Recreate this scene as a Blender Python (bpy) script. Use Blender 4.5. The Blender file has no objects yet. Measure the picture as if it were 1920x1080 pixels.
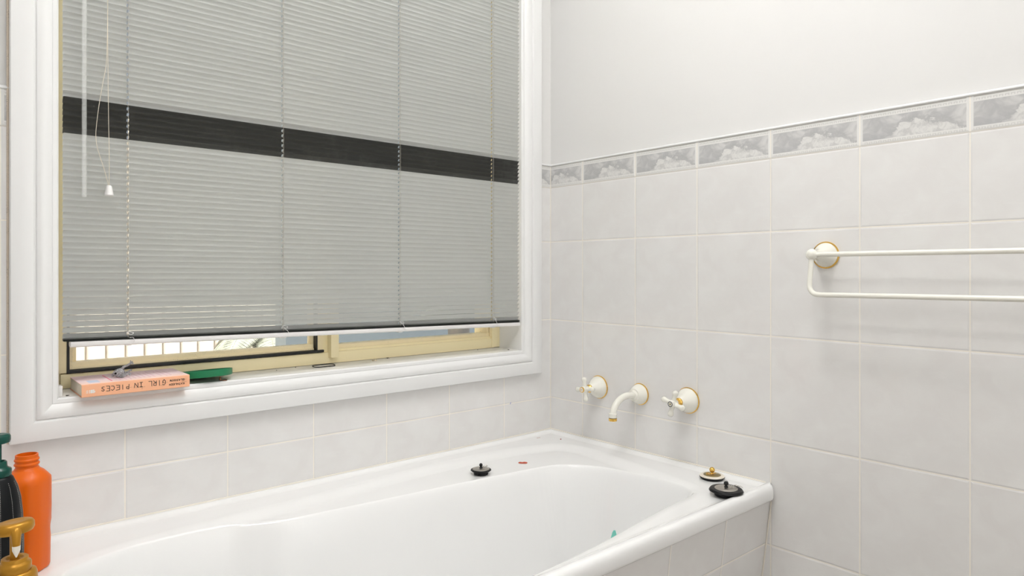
import bpy, bmesh, math, random
import numpy as np
from mathutils import Vector, Matrix, noise
random.seed(7)
R = math.radians
SC = bpy.context.scene
COL = SC.collection

# ---------------------------------------------------------------- camera
# x runs along the window wall (corner at 0, room at x<0), y runs into the window wall
# (wall face at 0, room at y<0), z = 0 at a tile joint 10 cm above the bath rim
cd = bpy.data.cameras.new('camera'); cam = bpy.data.objects.new('camera', cd); COL.objects.link(cam)
cam.location = (-1.4952, -1.5307, 0.3973)
cam.rotation_euler = (R(90), 0, -0.7164)
cd.sensor_width = 36; cd.lens = 1261.98 / 1920 * 36
cd.shift_y = -(540 - 509.15) / 1920
cd.clip_start = 0.02
SC.camera = cam

# ---------------------------------------------------------------- world, lights, exposure
W = bpy.data.worlds.new('sky'); SC.world = W; W.use_nodes = True
wn = W.node_tree; bg = wn.nodes['Background']
sky = wn.nodes.new('ShaderNodeTexSky'); sky.sky_type = 'HOSEK_WILKIE'
sky.turbidity = 6; sky.ground_albedo = 0.4
sky.sun_direction = Vector((-0.5, 0.6, 0.75)).normalized()
wn.links.new(sky.outputs[0], bg.inputs[0]); bg.inputs[1].default_value = 2.4
SKY = bg
def lamp(name, typ, loc, rot, power, col=(1, 1, 1), size=0.3, size_y=None):
    d = bpy.data.lights.new(name, typ); o = bpy.data.objects.new(name, d); COL.objects.link(o)
    o.location = loc; o.rotation_euler = rot; d.energy = power; d.color = col
    if typ == 'AREA':
        d.shape = 'RECTANGLE' if size_y else 'DISK'; d.size = size
        if size_y: d.size_y = size_y
    return o
CEIL = 1.78; FLOOR = -0.60
XL, YB = -2.55, -2.75
lamp('ceiling_light', 'AREA', (-1.62, -1.32, CEIL - 0.05), (0, 0, 0), 7.0, (1.0, 0.985, 0.97), 0.26)
lamp('added_bounce_fill', 'AREA', (-0.75, -0.75, 1.35), (R(180), 0, 0), 14, (1.0, 1.0, 1.0), 0.4)  # unseen fill aimed up at the ceiling, added to lift the room light
lamp('added_wall_bounce_fill', 'AREA', (-0.9, -1.85, 0.85), (R(-90), 0, 0), 15, (1.0, 1.0, 1.0), 0.5)  # unseen fill aimed at the back wall, added for soft frontal light
lamp('heat_lamp_light', 'AREA', (-0.80, -0.86, CEIL - 0.05), (0, 0, 0), 5.0, (1.0, 0.985, 0.97), 0.22)
sun = lamp('sun', 'SUN', (0, -3, 6), (R(15), R(-12), 0), 15.0, (1, 0.95, 0.87)); sun.data.angle = R(3)

SC.view_settings.view_transform = 'Standard'; SC.view_settings.look = 'None'
SC.view_settings.exposure = 0.07; SC.view_settings.gamma = 1.0
SC.view_settings.use_curve_mapping = False

# ---------------------------------------------------------------- materials
def pm(name, col, rough=0.5, metal=0.0, **kw):
    m = bpy.data.materials.new(name); m.use_nodes = True
    b = m.node_tree.nodes['Principled BSDF']
    b.inputs['Base Color'].default_value = (*col, 1)
    b.inputs['Roughness'].default_value = rough; b.inputs['Metallic'].default_value = metal
    for k, v in kw.items():
        b.inputs[k.replace('_', ' ')].default_value = v
    return m
def s2l(r, g, b):
    f = lambda c: (c / 255 / 12.92) if c / 255 <= 0.04045 else ((c / 255 + 0.055) / 1.055) ** 2.4
    return (f(r), f(g), f(b))
class NT:
    """tiny helper for node maths"""
    def __init__(s, m): s.m = m; s.t = m.node_tree; s.b = s.t.nodes['Principled BSDF']
    def n(s, typ, **kw):
        x = s.t.nodes.new(typ)
        for k, v in kw.items(): setattr(x, k, v)
        return x
    def lk(s, a, b): s.t.links.new(a, b)
    def math(s, op, a, b=None, c=None, clamp=False):
        x = s.n('ShaderNodeMath', operation=op); x.use_clamp = clamp
        for i, v in enumerate((a, b, c)):
            if v is None: continue
            if isinstance(v, (int, float)): x.inputs[i].default_value = v
            else: s.lk(v, x.inputs[i])
        return x.outputs[0]
    def mix(s, f, a, b):
        x = s.n('ShaderNodeMix', data_type='RGBA')
        if isinstance(f, (int, float)): x.inputs[0].default_value = f
        else: s.lk(f, x.inputs[0])
        for i, v in ((6, a), (7, b)):
            if isinstance(v, tuple): x.inputs[i].default_value = (*v, 1)
            else: s.lk(v, x.inputs[i])
        return x.outputs[2]
    def smooth(s, v, a, b):
        x = s.n('ShaderNodeMapRange', interpolation_type='SMOOTHSTEP')
        s.lk(v, x.inputs[0]); x.inputs[1].default_value = a; x.inputs[2].default_value = b
        return x.outputs[0]
    def comb(s, x, y, z=0.0):
        c = s.n('ShaderNodeCombineXYZ')
        for i, v in enumerate((x, y, z)):
            if isinstance(v, (int, float)): c.inputs[i].default_value = v
            else: s.lk(v, c.inputs[i])
        return c.outputs[0]
    def noise(s, vec, scale, detail=2, rough=0.5, dist=0.0):
        x = s.n('ShaderNodeTexNoise'); s.lk(vec, x.inputs['Vector'])
        x.inputs['Scale'].default_value = scale; x.inputs['Detail'].default_value = detail
        x.inputs['Roughness'].default_value = rough; x.inputs['Distortion'].default_value = dist
        return x.outputs[0]
    def bump(s, h, strength, dist):
        x = s.n('ShaderNodeBump'); x.inputs['Strength'].default_value = strength
        x.inputs['Distance'].default_value = dist; s.lk(h, x.inputs['Height'])
        s.lk(x.outputs[0], s.b.inputs['Normal']); return x
    def pos(s):
        g = s.n('ShaderNodeNewGeometry'); sp = s.n('ShaderNodeSeparateXYZ'); s.lk(g.outputs['Position'], sp.inputs[0])
        return sp.outputs[0], sp.outputs[1], sp.outputs[2], g

TW, TH = 0.2, 0.2454
def tile_mat(name, axis, off, border=True):
    """glossy pale wall tiles 200 x 245 with cream grout and, above, a printed border course"""
    m = pm(name, (0.7, 0.7, 0.7), 0.2); q = NT(m)
    X, Y, Z, g = q.pos()
    U = X if axis == 'x' else Y
    u = q.math('DIVIDE', q.math('SUBTRACT', U, off), TW)
    fu = q.math('FRACT', q.math('ADD', u, 50.0))
    v = q.math('ADD', q.math('DIVIDE', Z, TH), 50.0)
    fv = q.math('FRACT', v)
    inb = q.math('GREATER_THAN', Z, 0.6623) if border else 0.0
    # distance to the joints in metres
    du = q.math('MULTIPLY', q.math('SUBTRACT', 0.5, q.math('ABSOLUTE', q.math('SUBTRACT', fu, 0.5))), TW)
    dv0 = q.math('MULTIPLY', q.math('SUBTRACT', 0.5, q.math('ABSOLUTE', q.math('SUBTRACT', fv, 0.5))), TH)
    if border:
        dvb = q.math('ABSOLUTE', q.math('SUBTRACT', Z, 0.6623))
        dv = q.math('MINIMUM', dv0, dvb)
        hi = q.math('GREATER_THAN', Z, 0.60)           # the row under the border is cut short
        dv = q.math('ADD', q.math('MULTIPLY', hi, dvb), q.math('MULTIPLY', q.math('SUBTRACT', 1.0, hi), dv0))
    else:
        dv = dv0
    d = q.math('MINIMUM', du, dv)
    gr = q.math('SUBTRACT', 1.0, q.smooth(d, 0.0008, 0.0014))
    # glaze: soft clouds and diagonal scratches, the same print on each tile
    lv = q.comb(q.math('MULTIPLY', fu, TW), q.math('MULTIPLY', fv, TH), 0.0)
    mp = q.n('ShaderNodeMapping'); mp.inputs['Rotation'].default_value = (0, 0, R(-52)); mp.inputs['Scale'].default_value = (1.0, 5.5, 1.0)
    q.lk(lv, mp.inputs[0])
    cl = q.noise(lv, 14, 3, 0.55, 0.6)
    st = q.noise(mp.outputs[0], 9, 5, 0.7, 1.3)
    wv = q.comb(X, q.math('ADD', Y, X), Z)
    big = q.noise(wv, 1.7, 2)
    c = q.mix(q.smooth(cl, 0.3, 0.72), s2l(231, 229, 227), s2l(235, 234, 232))
    c = q.mix(q.math('MULTIPLY', q.smooth(st, 0.58, 0.75), 0.38), c, s2l(240, 239, 237))
    c = q.mix(q.math('MULTIPLY', q.smooth(big, 0.5, 0.75), 0.15), c, s2l(222, 216, 211))
    grc = s2l(246, 240, 229)
    hgt = q.smooth(d, 0.0008, 0.0045)
    if border:
        bv = q.math('DIVIDE', q.math('SUBTRACT', Z, 0.6623), 0.072)
        # picture field
        inu = q.smooth(q.math('ABSOLUTE', q.math('SUBTRACT', fu, 0.5)), 0.474, 0.468)
        inv = q.smooth(q.math('ABSOLUTE', q.math('SUBTRACT', bv, 0.46)), 0.330, 0.315)
        pic = q.math('MULTIPLY', inu, inv)
        pu = q.math('SUBTRACT', 1.0, fu) if axis == 'y' else fu
        pv = q.comb(q.math('MULTIPLY', pu, 2.6), bv, 0.0)
        n1 = q.noise(pv, 2.3, 5, 0.55, 0.8)
        n2 = q.noise(pv, 6.0, 5, 0.65, 0.6)
        sky_c = q.mix(q.smooth(n1, 0.35, 0.66), s2l(186, 186, 186), s2l(214, 213, 211))
        ridge = q.n('ShaderNodeValToRGB'); q.lk(pu, ridge.inputs[0])
        el = ridge.color_ramp.elements
        pts = [(0.0, .10), (.24, .12), (.34, .34), (.42, .60), (.52, .56), (.62, .50), (.76, .44), (.86, .30), (.94, .10), (1.0, .08)]
        el[0].position = 0; el[0].color = (pts[0][1],) * 3 + (1,); el[1].position = 1; el[1].color = (pts[-1][1],) * 3 + (1,)
        for p_, h_ in pts[1:-1]:
            e = el.new(p_); e.color = (h_, h_, h_, 1)
        rh = q.math('ADD', ridge.outputs[0], q.math('MULTIPLY', q.math('SUBTRACT', n2, 0.5), 0.55))
        dd = q.math('SUBTRACT', rh, bv)
        mount = q.smooth(dd, -0.01, 0.03)
        dark = q.math('MULTIPLY', q.smooth(dd, -0.16, -0.04), q.math('SUBTRACT', 1.0, mount))
        pc = q.mix(q.math('MULTIPLY', dark, 0.75), sky_c, s2l(180, 180, 180))
        pc = q.mix(mount, pc, q.mix(q.smooth(n2, 0.40, 0.62), s2l(205, 204, 202), s2l(226, 225, 222)))
        lowl = q.math('MULTIPLY', q.smooth(pu, 0.42, 0.2), q.smooth(bv, 0.5, 0.2))
        pc = q.mix(q.math('MULTIPLY', lowl, 0.7), pc, s2l(183, 183, 184))
        # greek key strips
        def key(v0, v1):
            kv = q.math('DIVIDE', q.math('SUBTRACT', bv, v0), v1 - v0)
            inside = q.math('MULTIPLY', q.math('GREATER_THAN', kv, 0.0), q.math('LESS_THAN', kv, 1.0))
            ku = q.math('FRACT', q.math('MULTIPLY', fu, 22.0))
            a = q.math('MAXIMUM', q.math('GREATER_THAN', q.math('ABSOLUTE', q.math('SUBTRACT', kv, 0.5)), 0.33),
                       q.math('LESS_THAN', ku, 0.22))
            b_ = q.math('MULTIPLY', q.math('LESS_THAN', q.math('ABSOLUTE', q.math('SUBTRACT', ku, 0.62)), 0.13), q.math('LESS_THAN', kv, 0.55))
            return inside, q.math('MAXIMUM', a, b_)
        i1, k1 = key(0.035, 0.115); i2, k2 = key(0.80, 0.885)
        ink = q.math('ADD', q.math('MULTIPLY', i1, q.math('SUBTRACT', 1.0, k1)), q.math('MULTIPLY', i2, q.math('SUBTRACT', 1.0, k2)))
        bc = q.mix(q.math('MULTIPLY', ink, inu), s2l(232, 231, 228), s2l(216, 215, 212))
        ln = q.math('LESS_THAN', q.math('ABSOLUTE', q.math('SUBTRACT', bv, 0.915)), 0.012)
        bc = q.mix(q.math('MULTIPLY', q.math('MULTIPLY', ln, inu), 0.8), bc, s2l(185, 182, 176))
        bc = q.mix(pic, bc, pc)
        c = q.mix(inb, c, bc)
        shade_ln = q.math('MULTIPLY', q.math('LESS_THAN', q.math('ABSOLUTE', q.math('SUBTRACT', bv, 0.0)), 0.02), 1.0)  # shadow line under the border course, painted into the tile colour
        c = q.mix(gr, c, grc)
        c = q.mix(q.math('MULTIPLY', shade_ln, 0.6), c, s2l(186, 182, 175))
    else:
        c = q.mix(gr, c, grc)
    q.lk(c, q.b.inputs['Base Color'])
    q.lk(q.math('ADD', 0.13, q.math('MULTIPLY', gr, 0.55)), q.b.inputs['Roughness'])
    h = q.math('ADD', q.math('MULTIPLY', hgt, 1.0), q.math('MULTIPLY', st, 0.10))
    h = q.math('ADD', h, q.math('MULTIPLY', q.noise(lv, 30, 2), 0.03))
    q.bump(h, 0.55, 0.0012)
    return m

def paint(name, col, rough=0.5, sc=60, st=0.06):
    m = pm(name, col, rough); q = NT(m); X, Y, Z, g = q.pos()
    q.bump(q.noise(q.comb(X, Y, Z), sc, 3), st, 0.002)
    return m
M = {}
M['tile_x'] = tile_mat('tile_window_wall', 'x', -0.1935)
M['tile_y'] = tile_mat('tile_right_wall', 'y', -0.138)
M['tile_apron'] = tile_mat('tile_apron', 'x', -0.188, border=False)
M['paint'] = paint('wall_paint', s2l(229, 228, 226), 0.55, 90, 0.05)
M['ceil'] = paint('ceiling_paint', (0.86, 0.86, 0.85), 0.7)
M['gloss'] = paint('gloss_trim_paint', s2l(235, 235, 234), 0.28, 45, 0.04)
M['floor'] = paint('floor_tile', s2l(165, 158, 150), 0.4)
M['enamel'] = pm('bath_enamel', s2l(244, 244, 243), 0.13)
M['enamel'].node_tree.nodes['Principled BSDF'].inputs['Coat Weight'].default_value = 0.3
M['white_metal'] = pm('cream_white_enamel', s2l(240, 238, 228), 0.16)
M['gold'] = pm('polished_gold', (0.83, 0.52, 0.13), 0.18, 1.0)
M['black'] = pm('black_rubber', (0.006, 0.006, 0.007), 0.40, Specular_IOR_Level=0.3)
M['steel'] = pm('brushed_steel', (0.50, 0.47, 0.43), 0.30, 1.0)
M['chrome'] = pm('chrome_chain', (0.6, 0.58, 0.55), 0.15, 1.0)
M['brass_dull'] = pm('dull_brass', (0.36, 0.29, 0.15), 0.35, 0.9)
M['cream_plastic'] = pm('cream_plastic', s2l(238, 229, 214), 0.3)
M['slat'] = pm('pale_grey_slat', s2l(227, 229, 226), 0.38)
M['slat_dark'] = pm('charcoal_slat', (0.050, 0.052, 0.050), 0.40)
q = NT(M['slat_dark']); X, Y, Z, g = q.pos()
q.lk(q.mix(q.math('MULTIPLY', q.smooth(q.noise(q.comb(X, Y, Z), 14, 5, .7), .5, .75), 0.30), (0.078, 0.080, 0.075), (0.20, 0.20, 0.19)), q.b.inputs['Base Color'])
M['rail'] = pm('white_bottom_rail', s2l(236, 234, 232), 0.3)
M['cord'] = pm('cord', s2l(222, 212, 192), 0.7)
M['cord_b'] = pm('ladder_cord', s2l(170, 164, 152), 0.6)
M['acrylic'] = pm('clear_acrylic', (0.93, 0.95, 0.93), 0.18, Alpha=0.26)
M['glass'] = pm('window_glass', (1, 1, 1), 0.0, IOR=1.45); M['glass'].node_tree.nodes['Principled BSDF'].inputs['Transmission Weight'].default_value = 1.0
M['gasket'] = pm('black_gasket', (0.010, 0.011, 0.010), 0.5)
M['hose'] = None
def mould_mat(name, base, amt, lo=0.66):
    m = pm(name, base, 0.42); q = NT(m); X, Y, Z, g = q.pos()
    v = q.comb(X, Y, Z)
    a = q.noise(v, 800, 2, 0.6); b = q.noise(v, 26, 3, 0.6)
    k = q.math('MULTIPLY', q.smooth(a, lo, lo + 0.05), q.smooth(b, 0.50 - amt, 0.62))
    q.lk(q.mix(k, base, (0.035, 0.030, 0.022)), q.b.inputs['Base Color'])
    return m
M['cream'] = mould_mat('cream_aluminium', s2l(255, 241, 197), 0.0, 0.70)
M['cream_dirty'] = mould_mat('cream_aluminium_mouldy', s2l(252, 236, 194), 0.06, 0.64)
M['sill'] = mould_mat('sill_paint', s2l(242, 240, 235), -0.05, 0.72)
M['book_spine'] = pm('peach_card', s2l(252, 188, 148), 0.42)
M['pages'] = pm('book_pages', s2l(236, 226, 208), 0.8)
m = pm('pink_back_cover', s2l(250, 200, 190), 0.35); q = NT(m)
tc = q.n('ShaderNodeTexCoord'); sp = q.n('ShaderNodeSeparateXYZ'); q.lk(tc.outputs['Object'], sp.inputs[0])
q.lk(q.mix(q.smooth(sp.outputs[1], 0.01, 0.05), s2l(255, 218, 208), s2l(255, 226, 232)), q.b.inputs['Base Color'])
M['book_cover'] = m
M['ink'] = pm('black_ink', (0.012, 0.011, 0.012), 0.6)
M['ink_pale'] = pm('pale_lilac_ink', s2l(238, 196, 208), 0.6)
M['ink_pink'] = pm('pink_ink', s2l(245, 130, 160), 0.6)
M['ink_blue'] = pm('pale_blue_print', s2l(214, 220, 238), 0.6)
M['white_print'] = pm('white_print', s2l(243, 240, 236), 0.5)
M['green'] = pm('green_plastic', (0.013, 0.21, 0.085), 0.32)
M['orange'] = pm('orange_plastic', (0.80, 0.135, 0.002), 0.36, Specular_IOR_Level=0.35)
M['teal_dark'] = pm('dark_green_plastic', (0.001, 0.060, 0.042), 0.25, Specular_IOR_Level=0.35)
M['bottle_black'] = pm('black_plastic', (0.003, 0.004, 0.005), 0.35, Specular_IOR_Level=0.22)
M['bronze'] = pm('gold_plastic', (0.46, 0.22, 0.016), 0.34, 0.5)
M['lotion'] = pm('white_lotion', (0.85, 0.8, 0.7), 0.3)
M['copper'] = pm('copper_wire', (0.45, 0.20, 0.12), 0.35, 0.8)
M['toy'] = None
m = pm('grey_rubber', (0.35, 0.36, 0.37), 0.6); q = NT(m); X, Y, Z, g = q.pos()
q.lk(q.mix(q.smooth(q.noise(q.comb(X, Y, Z), 420, 3, .6), .42, .6), (0.25, 0.25, 0.245), (0.52, 0.53, 0.56)), q.b.inputs['Base Color']); M['toy'] = m
M['red'] = pm('red_scrap', (0.55, 0.09, 0.04), 0.35)
M['dark_red'] = pm('dark_red_scrap', (0.30, 0.02, 0.03), 0.4)
M['aqua'] = pm('aqua_plastic', s2l(120, 205, 190), 0.35)
M['band'] = pm('clear_tan_band', s2l(238, 226, 200), 0.25, Alpha=0.35)
M['grout'] = pm('cream_sealant', s2l(238, 232, 220), 0.5)
M['sealant_dirty'] = mould_mat('stained_sealant', s2l(214, 200, 182), 0.1, 0.6)
M['bug'] = pm('dead_insect', (0.05, 0.035, 0.02), 0.5)
# outdoors
M['picket'] = pm('white_paling', s2l(246, 240, 228), 0.6)
M['fence_rail'] = pm('beige_rail', s2l(190, 183, 176), 0.6)
M['leaf'] = pm('fern_leaf', (0.24, 0.26, 0.21), 0.45)
M['leaf_y'] = pm('yellow_leaf', (0.55, 0.42, 0.12), 0.5)
M['render'] = paint('pale_blue_render', s2l(112, 124, 132), 0.6, 12, 0.6)
M['ground'] = paint('outdoor_paving', s2l(206, 198, 182), 0.8, 20, 0.5)
M['flower'] = pm('pink_flower', (0.75, 0.25, 0.40), 0.5)

# ---------------------------------------------------------------- geometry helpers
def add_box(bm, x0, y0, z0, x1, y1, z1, bev=0.0):
    r = bmesh.ops.create_cube(bm, size=1.0)
    for v in r['verts']:
        v.co = Vector(((x0 + x1) / 2 + v.co.x * (x1 - x0), (y0 + y1) / 2 + v.co.y * (y1 - y0), (z0 + z1) / 2 + v.co.z * (z1 - z0)))
    if bev:
        es = set()
        for v in r['verts']: es.update(v.link_edges)
        bmesh.ops.bevel(bm, geom=list(es), offset=bev, segments=2, affect='EDGES', profile=0.6)
def grid_faces(bm, rows, close_u=False, close_v=False):
    """rows: list of lists of BMVerts"""
    n = len(rows); m_ = len(rows[0])
    for i in range(n if close_v else n - 1):
        a, b = rows[i], rows[(i + 1) % n]
        for j in range(m_ if close_u else m_ - 1):
            k = (j + 1) % m_
            try: bm.faces.new((a[j], a[k], b[k], b[j]))
            except ValueError: pass
def add_lathe(bm, prof, seg=32, mat=None, rfun=None, caps=True):
    """prof: (radius, height) pairs about local z, then moved by mat; rfun(theta, z, r) -> r"""
    mat = mat or Matrix()
    rows = []
    for r, z in prof:
        row = []
        for k in range(seg):
            t = 2 * math.pi * k / seg
            rr = rfun(t, z, r) if rfun else r
            if isinstance(rr, tuple): p = Vector((rr[0], rr[1], z))
            else: p = Vector((rr * math.cos(t), rr * math.sin(t), z))
            row.append(bm.verts.new(mat @ p))
        rows.append(row)
    grid_faces(bm, rows, close_u=True)
    if caps:
        if prof[0][0] > 1e-5: bm.faces.new(rows[0][::-1])
        if prof[-1][0] > 1e-5: bm.faces.new(rows[-1])
    bmesh.ops.remove_doubles(bm, verts=[v for r_ in (rows[0], rows[-1]) for v in r_], dist=1e-6)
def frames(pts, closed=False):
    n = len(pts); out = []; up = None
    for i in range(n):
        if closed: t = pts[(i + 1) % n] - pts[i - 1]
        else: t = pts[min(i + 1, n - 1)] - pts[max(i - 1, 0)]
        t.normalize()
        if up is None:
            up = Vector((0, 0, 1)) if abs(t.z) < 0.9 else Vector((0, 1, 0))
        s_ = t.cross(up).normalized(); up = s_.cross(t).normalized()
        out.append((s_, up.copy()))
    return out
def add_tube(bm, pts, rad, seg=12, closed=False, cap=True):
    pts = [Vector(p) for p in pts]; fr = frames(pts, closed); rows = []
    for i, p in enumerate(pts):
        r = rad[i] if isinstance(rad, (list, tuple)) else rad
        a, b = fr[i]
        rows.append([bm.verts.new(p + (a * math.cos(2 * math.pi * k / seg) + b * math.sin(2 * math.pi * k / seg)) * r) for k in range(seg)])
    grid_faces(bm, rows, close_u=True, close_v=closed)
    if cap and not closed:
        bm.faces.new(rows[0][::-1]); bm.faces.new(rows[-1])
def catmull(pts, n=8, closed=False):
    pts = [Vector(p) for p in pts]; out = []; m_ = len(pts)
    for i in range(m_ if closed else m_ - 1):
        if closed: p0, p1, p2, p3 = pts[i - 1], pts[i], pts[(i + 1) % m_], pts[(i + 2) % m_]
        else: p0, p1, p2, p3 = pts[max(i - 1, 0)], pts[i], pts[i + 1], pts[min(i + 2, m_ - 1)]
        for k in range(n):
            t = k / n
            out.append(0.5 * ((2 * p1) + (p2 - p0) * t + (2 * p0 - 5 * p1 + 4 * p2 - p3) * t * t + (3 * p1 - p0 - 3 * p2 + p3) * t ** 3))
    if not closed: out.append(pts[-1])
    return out
def add_ball(bm, c, r, u=20, v=12, sq=(1, 1, 1)):
    res = bmesh.ops.create_uvsphere(bm, u_segments=u, v_segments=v, radius=r)
    for x in res['verts']:
        x.co = Vector((x.co.x * sq[0], x.co.y * sq[1], x.co.z * sq[2])) + Vector(c)
def add_ribbon(bm, pts, w, nrm, t=0.0004):
    """flat ink stroke: thin box ribbon along a polyline lying in a plane with normal nrm"""
    nrm = Vector(nrm).normalized()
    for a, b in zip(pts[:-1], pts[1:]):
        a = Vector(a); b = Vector(b); d = (b - a)
        if d.length < 1e-7: continue
        d.normalize(); s_ = d.cross(nrm) * w / 2; a = a - d * w * .35; b = b + d * w * .35
        q = [a - s_, a + s_, b + s_, b - s_]
        lo = [bm.verts.new(p) for p in q]; hi = [bm.verts.new(p + nrm * t) for p in q]
        bm.faces.new(hi); bm.faces.new(lo[::-1])
        for k in range(4): bm.faces.new((lo[k], lo[(k + 1) % 4], hi[(k + 1) % 4], hi[k]))
def obj(name, bm, mat, parent=None, smooth=35, loc=None):
    bmesh.ops.recalc_face_normals(bm, faces=bm.faces[:])
    if loc is not None:
        for v in bm.verts: v.co -= Vector(loc)
    me = bpy.data.meshes.new(name); bm.to_mesh(me); bm.free()
    for mm in (mat if isinstance(mat, list) else [mat]): me.materials.append(mm)
    if smooth:
        for p in me.polygons: p.use_smooth = True
        me.set_sharp_from_angle(angle=R(smooth))
    o = bpy.data.objects.new(name, me); COL.objects.link(o)
    if loc is not None: o.location = loc
    if parent is not None: o.parent = parent
    return o
def tag(o, label, cat, group=None, kind=None):
    o['label'] = label; o['category'] = cat
    if group: o['group'] = group
    if kind: o['kind'] = kind
    return o
def thing(name, label, cat, loc=(0, 0, 0), rot=(0, 0, 0), group=None):
    o = bpy.data.objects.new(name, None); COL.objects.link(o); o.empty_display_size = 0.02
    o.location = loc; o.rotation_euler = rot
    return tag(o, label, cat, group)
def struct(o, label=None):
    o['kind'] = 'structure'
    if label: o['label'] = label
    return o
def B(): return bmesh.new()
RX = Matrix.Rotation(R(-90), 4, 'Y')      # local +z -> world -x  (things that stick out of the right wall)

# ---------------------------------------------------------------- the room
WX0, WX1, WZ0, WZ1 = -1.306, -0.130, 0.158, 1.450     # the opening
ZB = 0.7335                                            # top of the tiling
DEPTH = 0.22
def wall_with_hole():
    b = B()
    def seg(x0, x1, z0, z1):
        for a, c, f in ((z0, min(z1, ZB), 0.0), (max(z0, ZB), z1, 0.007)):
            if c > a: add_box(b, x0, f, a, x1, DEPTH, c)
    seg(XL - 0.2, WX0 - .012, FLOOR - .1, CEIL + .1); seg(WX1 + .012, 0.2, FLOOR - .1, CEIL + .1)
    seg(WX0 - .012, WX1 + .012, FLOOR - .1, WZ0 - .012); seg(WX0 - .012, WX1 + .012, WZ1 + .012, CEIL + .1)
    return b
o = obj('wall_window', wall_with_hole(), [M['tile_x'], M['paint']], smooth=0)
for p in o.data.polygons: p.material_index = 1 if p.center.z > ZB - 1e-4 else 0
struct(o, 'window wall, pale marbled tiles below white paint')
b = B()
add_box(b, 0.0, YB - .2, FLOOR - .1, 0.2, 0.0, ZB); add_box(b, 0.007, YB - .2, ZB, 0.2, 0.0072, CEIL + .1)
o = obj('wall_right', b, [M['tile_y'], M['paint']], smooth=0)
for p in o.data.polygons: p.material_index = 1 if p.center.z > ZB - 1e-4 else 0
struct(o, 'right wall, pale marbled tiles with a cloud border below white paint')
# the rounded cap over the border course
for nm, pts in (('trim_2', [(-0.0, 0.0), (-0.0, YB)]), ('trim_3', [(XL, 0.0), (WX0 - .075, 0.0)]), ('trim_4', [(WX1 + .075, 0.0), (0, 0.0)])):
    b = B(); (xa, ya), (xb, yb) = pts
    prof = [(0.004, -0.0035), (-0.0014, -0.0035), (-0.0026, -0.0015), (-0.0020, 0.0012), (0.0, 0.0030), (0.006, 0.0040)]
    rows = []
    for (px, py) in pts:
        if nm == 'trim_2': rows.append([b.verts.new((d_, py, ZB + z_)) for d_, z_ in prof])
        else: rows.append([b.verts.new((px, d_, ZB + z_)) for d_, z_ in prof])
    grid_faces(b, rows)
    struct(obj(nm, b, M['gloss'], smooth=60), 'rounded white cap along the top of the tiles')
b = B(); add_box(b, XL - .2, YB - .2, FLOOR - .1, 0.2, 0.2, FLOOR); struct(obj('floor', b, M['floor'], smooth=0))
b = B(); add_box(b, XL - .2, YB - .2, CEIL, 0.2, 0.2, CEIL + .1); struct(obj('ceiling', b, M['ceil'], smooth=0))
b = B(); add_box(b, XL - .2, YB - .2, FLOOR, XL, 0.0, CEIL); struct(obj('wall_left', b, M['paint'], smooth=0))
b = B()
DX0, DX1, DZ = -2.35, -1.45, 1.62
add_box(b, XL, YB - .2, FLOOR, DX0, YB, CEIL); add_box(b, DX1, YB - .2, FLOOR, 0.0, YB, CEIL); add_box(b, DX0, YB - .2, DZ, DX1, YB, CEIL)
add_box(b, DX0, YB - .2, FLOOR, DX1, YB - .19, DZ)
struct(obj('wall_back', b, M['paint'], smooth=0))
# ceiling lamp body around the ceiling light
for lx, ly, lr, ll in ((-1.62, -1.32, .15, 'round white ceiling lamp over the middle of the room'), (-0.80, -0.86, .13, 'smaller round white heat lamp over the front of the bath')):
    t = thing('ceiling_lamp', ll, 'lamp', (lx, ly, CEIL))
    b = B(); add_lathe(b, [(lr, 0), (lr, -0.03), (lr - .006, -0.035), (lr - .012, -0.033), (lr - .012, -0.015), (0.0, -0.015)], 48)
    obj('lamp_base', b, M['gloss'], t)

# architrave: a moulded section swept around the opening with mitred corners
prof = [(0, 0.0035), (0, -0.0065), (0.0025, -0.0090), (0.009, -0.0100), (0.0105, -0.0092), (0.0120, -0.0105), (0.018, -0.0150), (0.025, -0.0182),
        (0.031, -0.0188), (0.0345, -0.0176), (0.0360, -0.0152), (0.0368, -0.0149), (0.0378, -0.0166), (0.0400, -0.0190), (0.0440, -0.0198),
        (0.0700, -0.0198), (0.0735, -0.0188), (0.0750, -0.0160), (0.0750, 0.0)]
b = B(); rows = []
for t_, y_ in prof:
    rows.append([b.verts.new(v) for v in ((WX0 - t_, y_, WZ0 - t_), (WX1 + t_, y_, WZ0 - t_), (WX1 + t_, y_, WZ1 + t_), (WX0 - t_, y_, WZ1 + t_))])
grid_faces(b, rows, close_u=True)
struct(obj('trim_1', b, M['gloss'], smooth=28), 'white moulded timber architrave around the window')

# ---------------------------------------------------------------- window
YF = 0.0988
win = bpy.data.objects.new('window_1', None); COL.objects.link(win); struct(win, 'cream aluminium sliding window behind the blind')
win.location = ((WX0 + WX1) / 2, YF, WZ0)
WLOC = Vector(win.location)
def wpart(name, b, m, smooth=25, parent=win, kind=True):
    for v in b.verts: v.co -= WLOC
    o = obj(name, b, m, parent, smooth)
    return o
b = B()                                                # reveal lining: sill board, sides, head
add_box(b, WX0 - .012, 0.0034, WZ0 - .012, WX1 + .012, DEPTH, WZ0)
wpart('sill_board', b, M['sill'])
b = B()
add_box(b, WX0 - .012, 0.0034, WZ0, WX0, DEPTH, WZ1); add_box(b, WX1, 0.0034, WZ0, WX1 + .012, DEPTH, WZ1)
add_box(b, WX0 - .012, 0.0034, WZ1, WX1 + .012, DEPTH, WZ1 + .012)
wpart('reveal_lining', b, M['gloss'])
b = B()                                                # fixed outer frame
add_box(b, -1.2895, YF, WZ0 + .001, -0.1480, YF + .09, WZ0 + .030, .0008)        # sill member, a finger short at both ends
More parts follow.
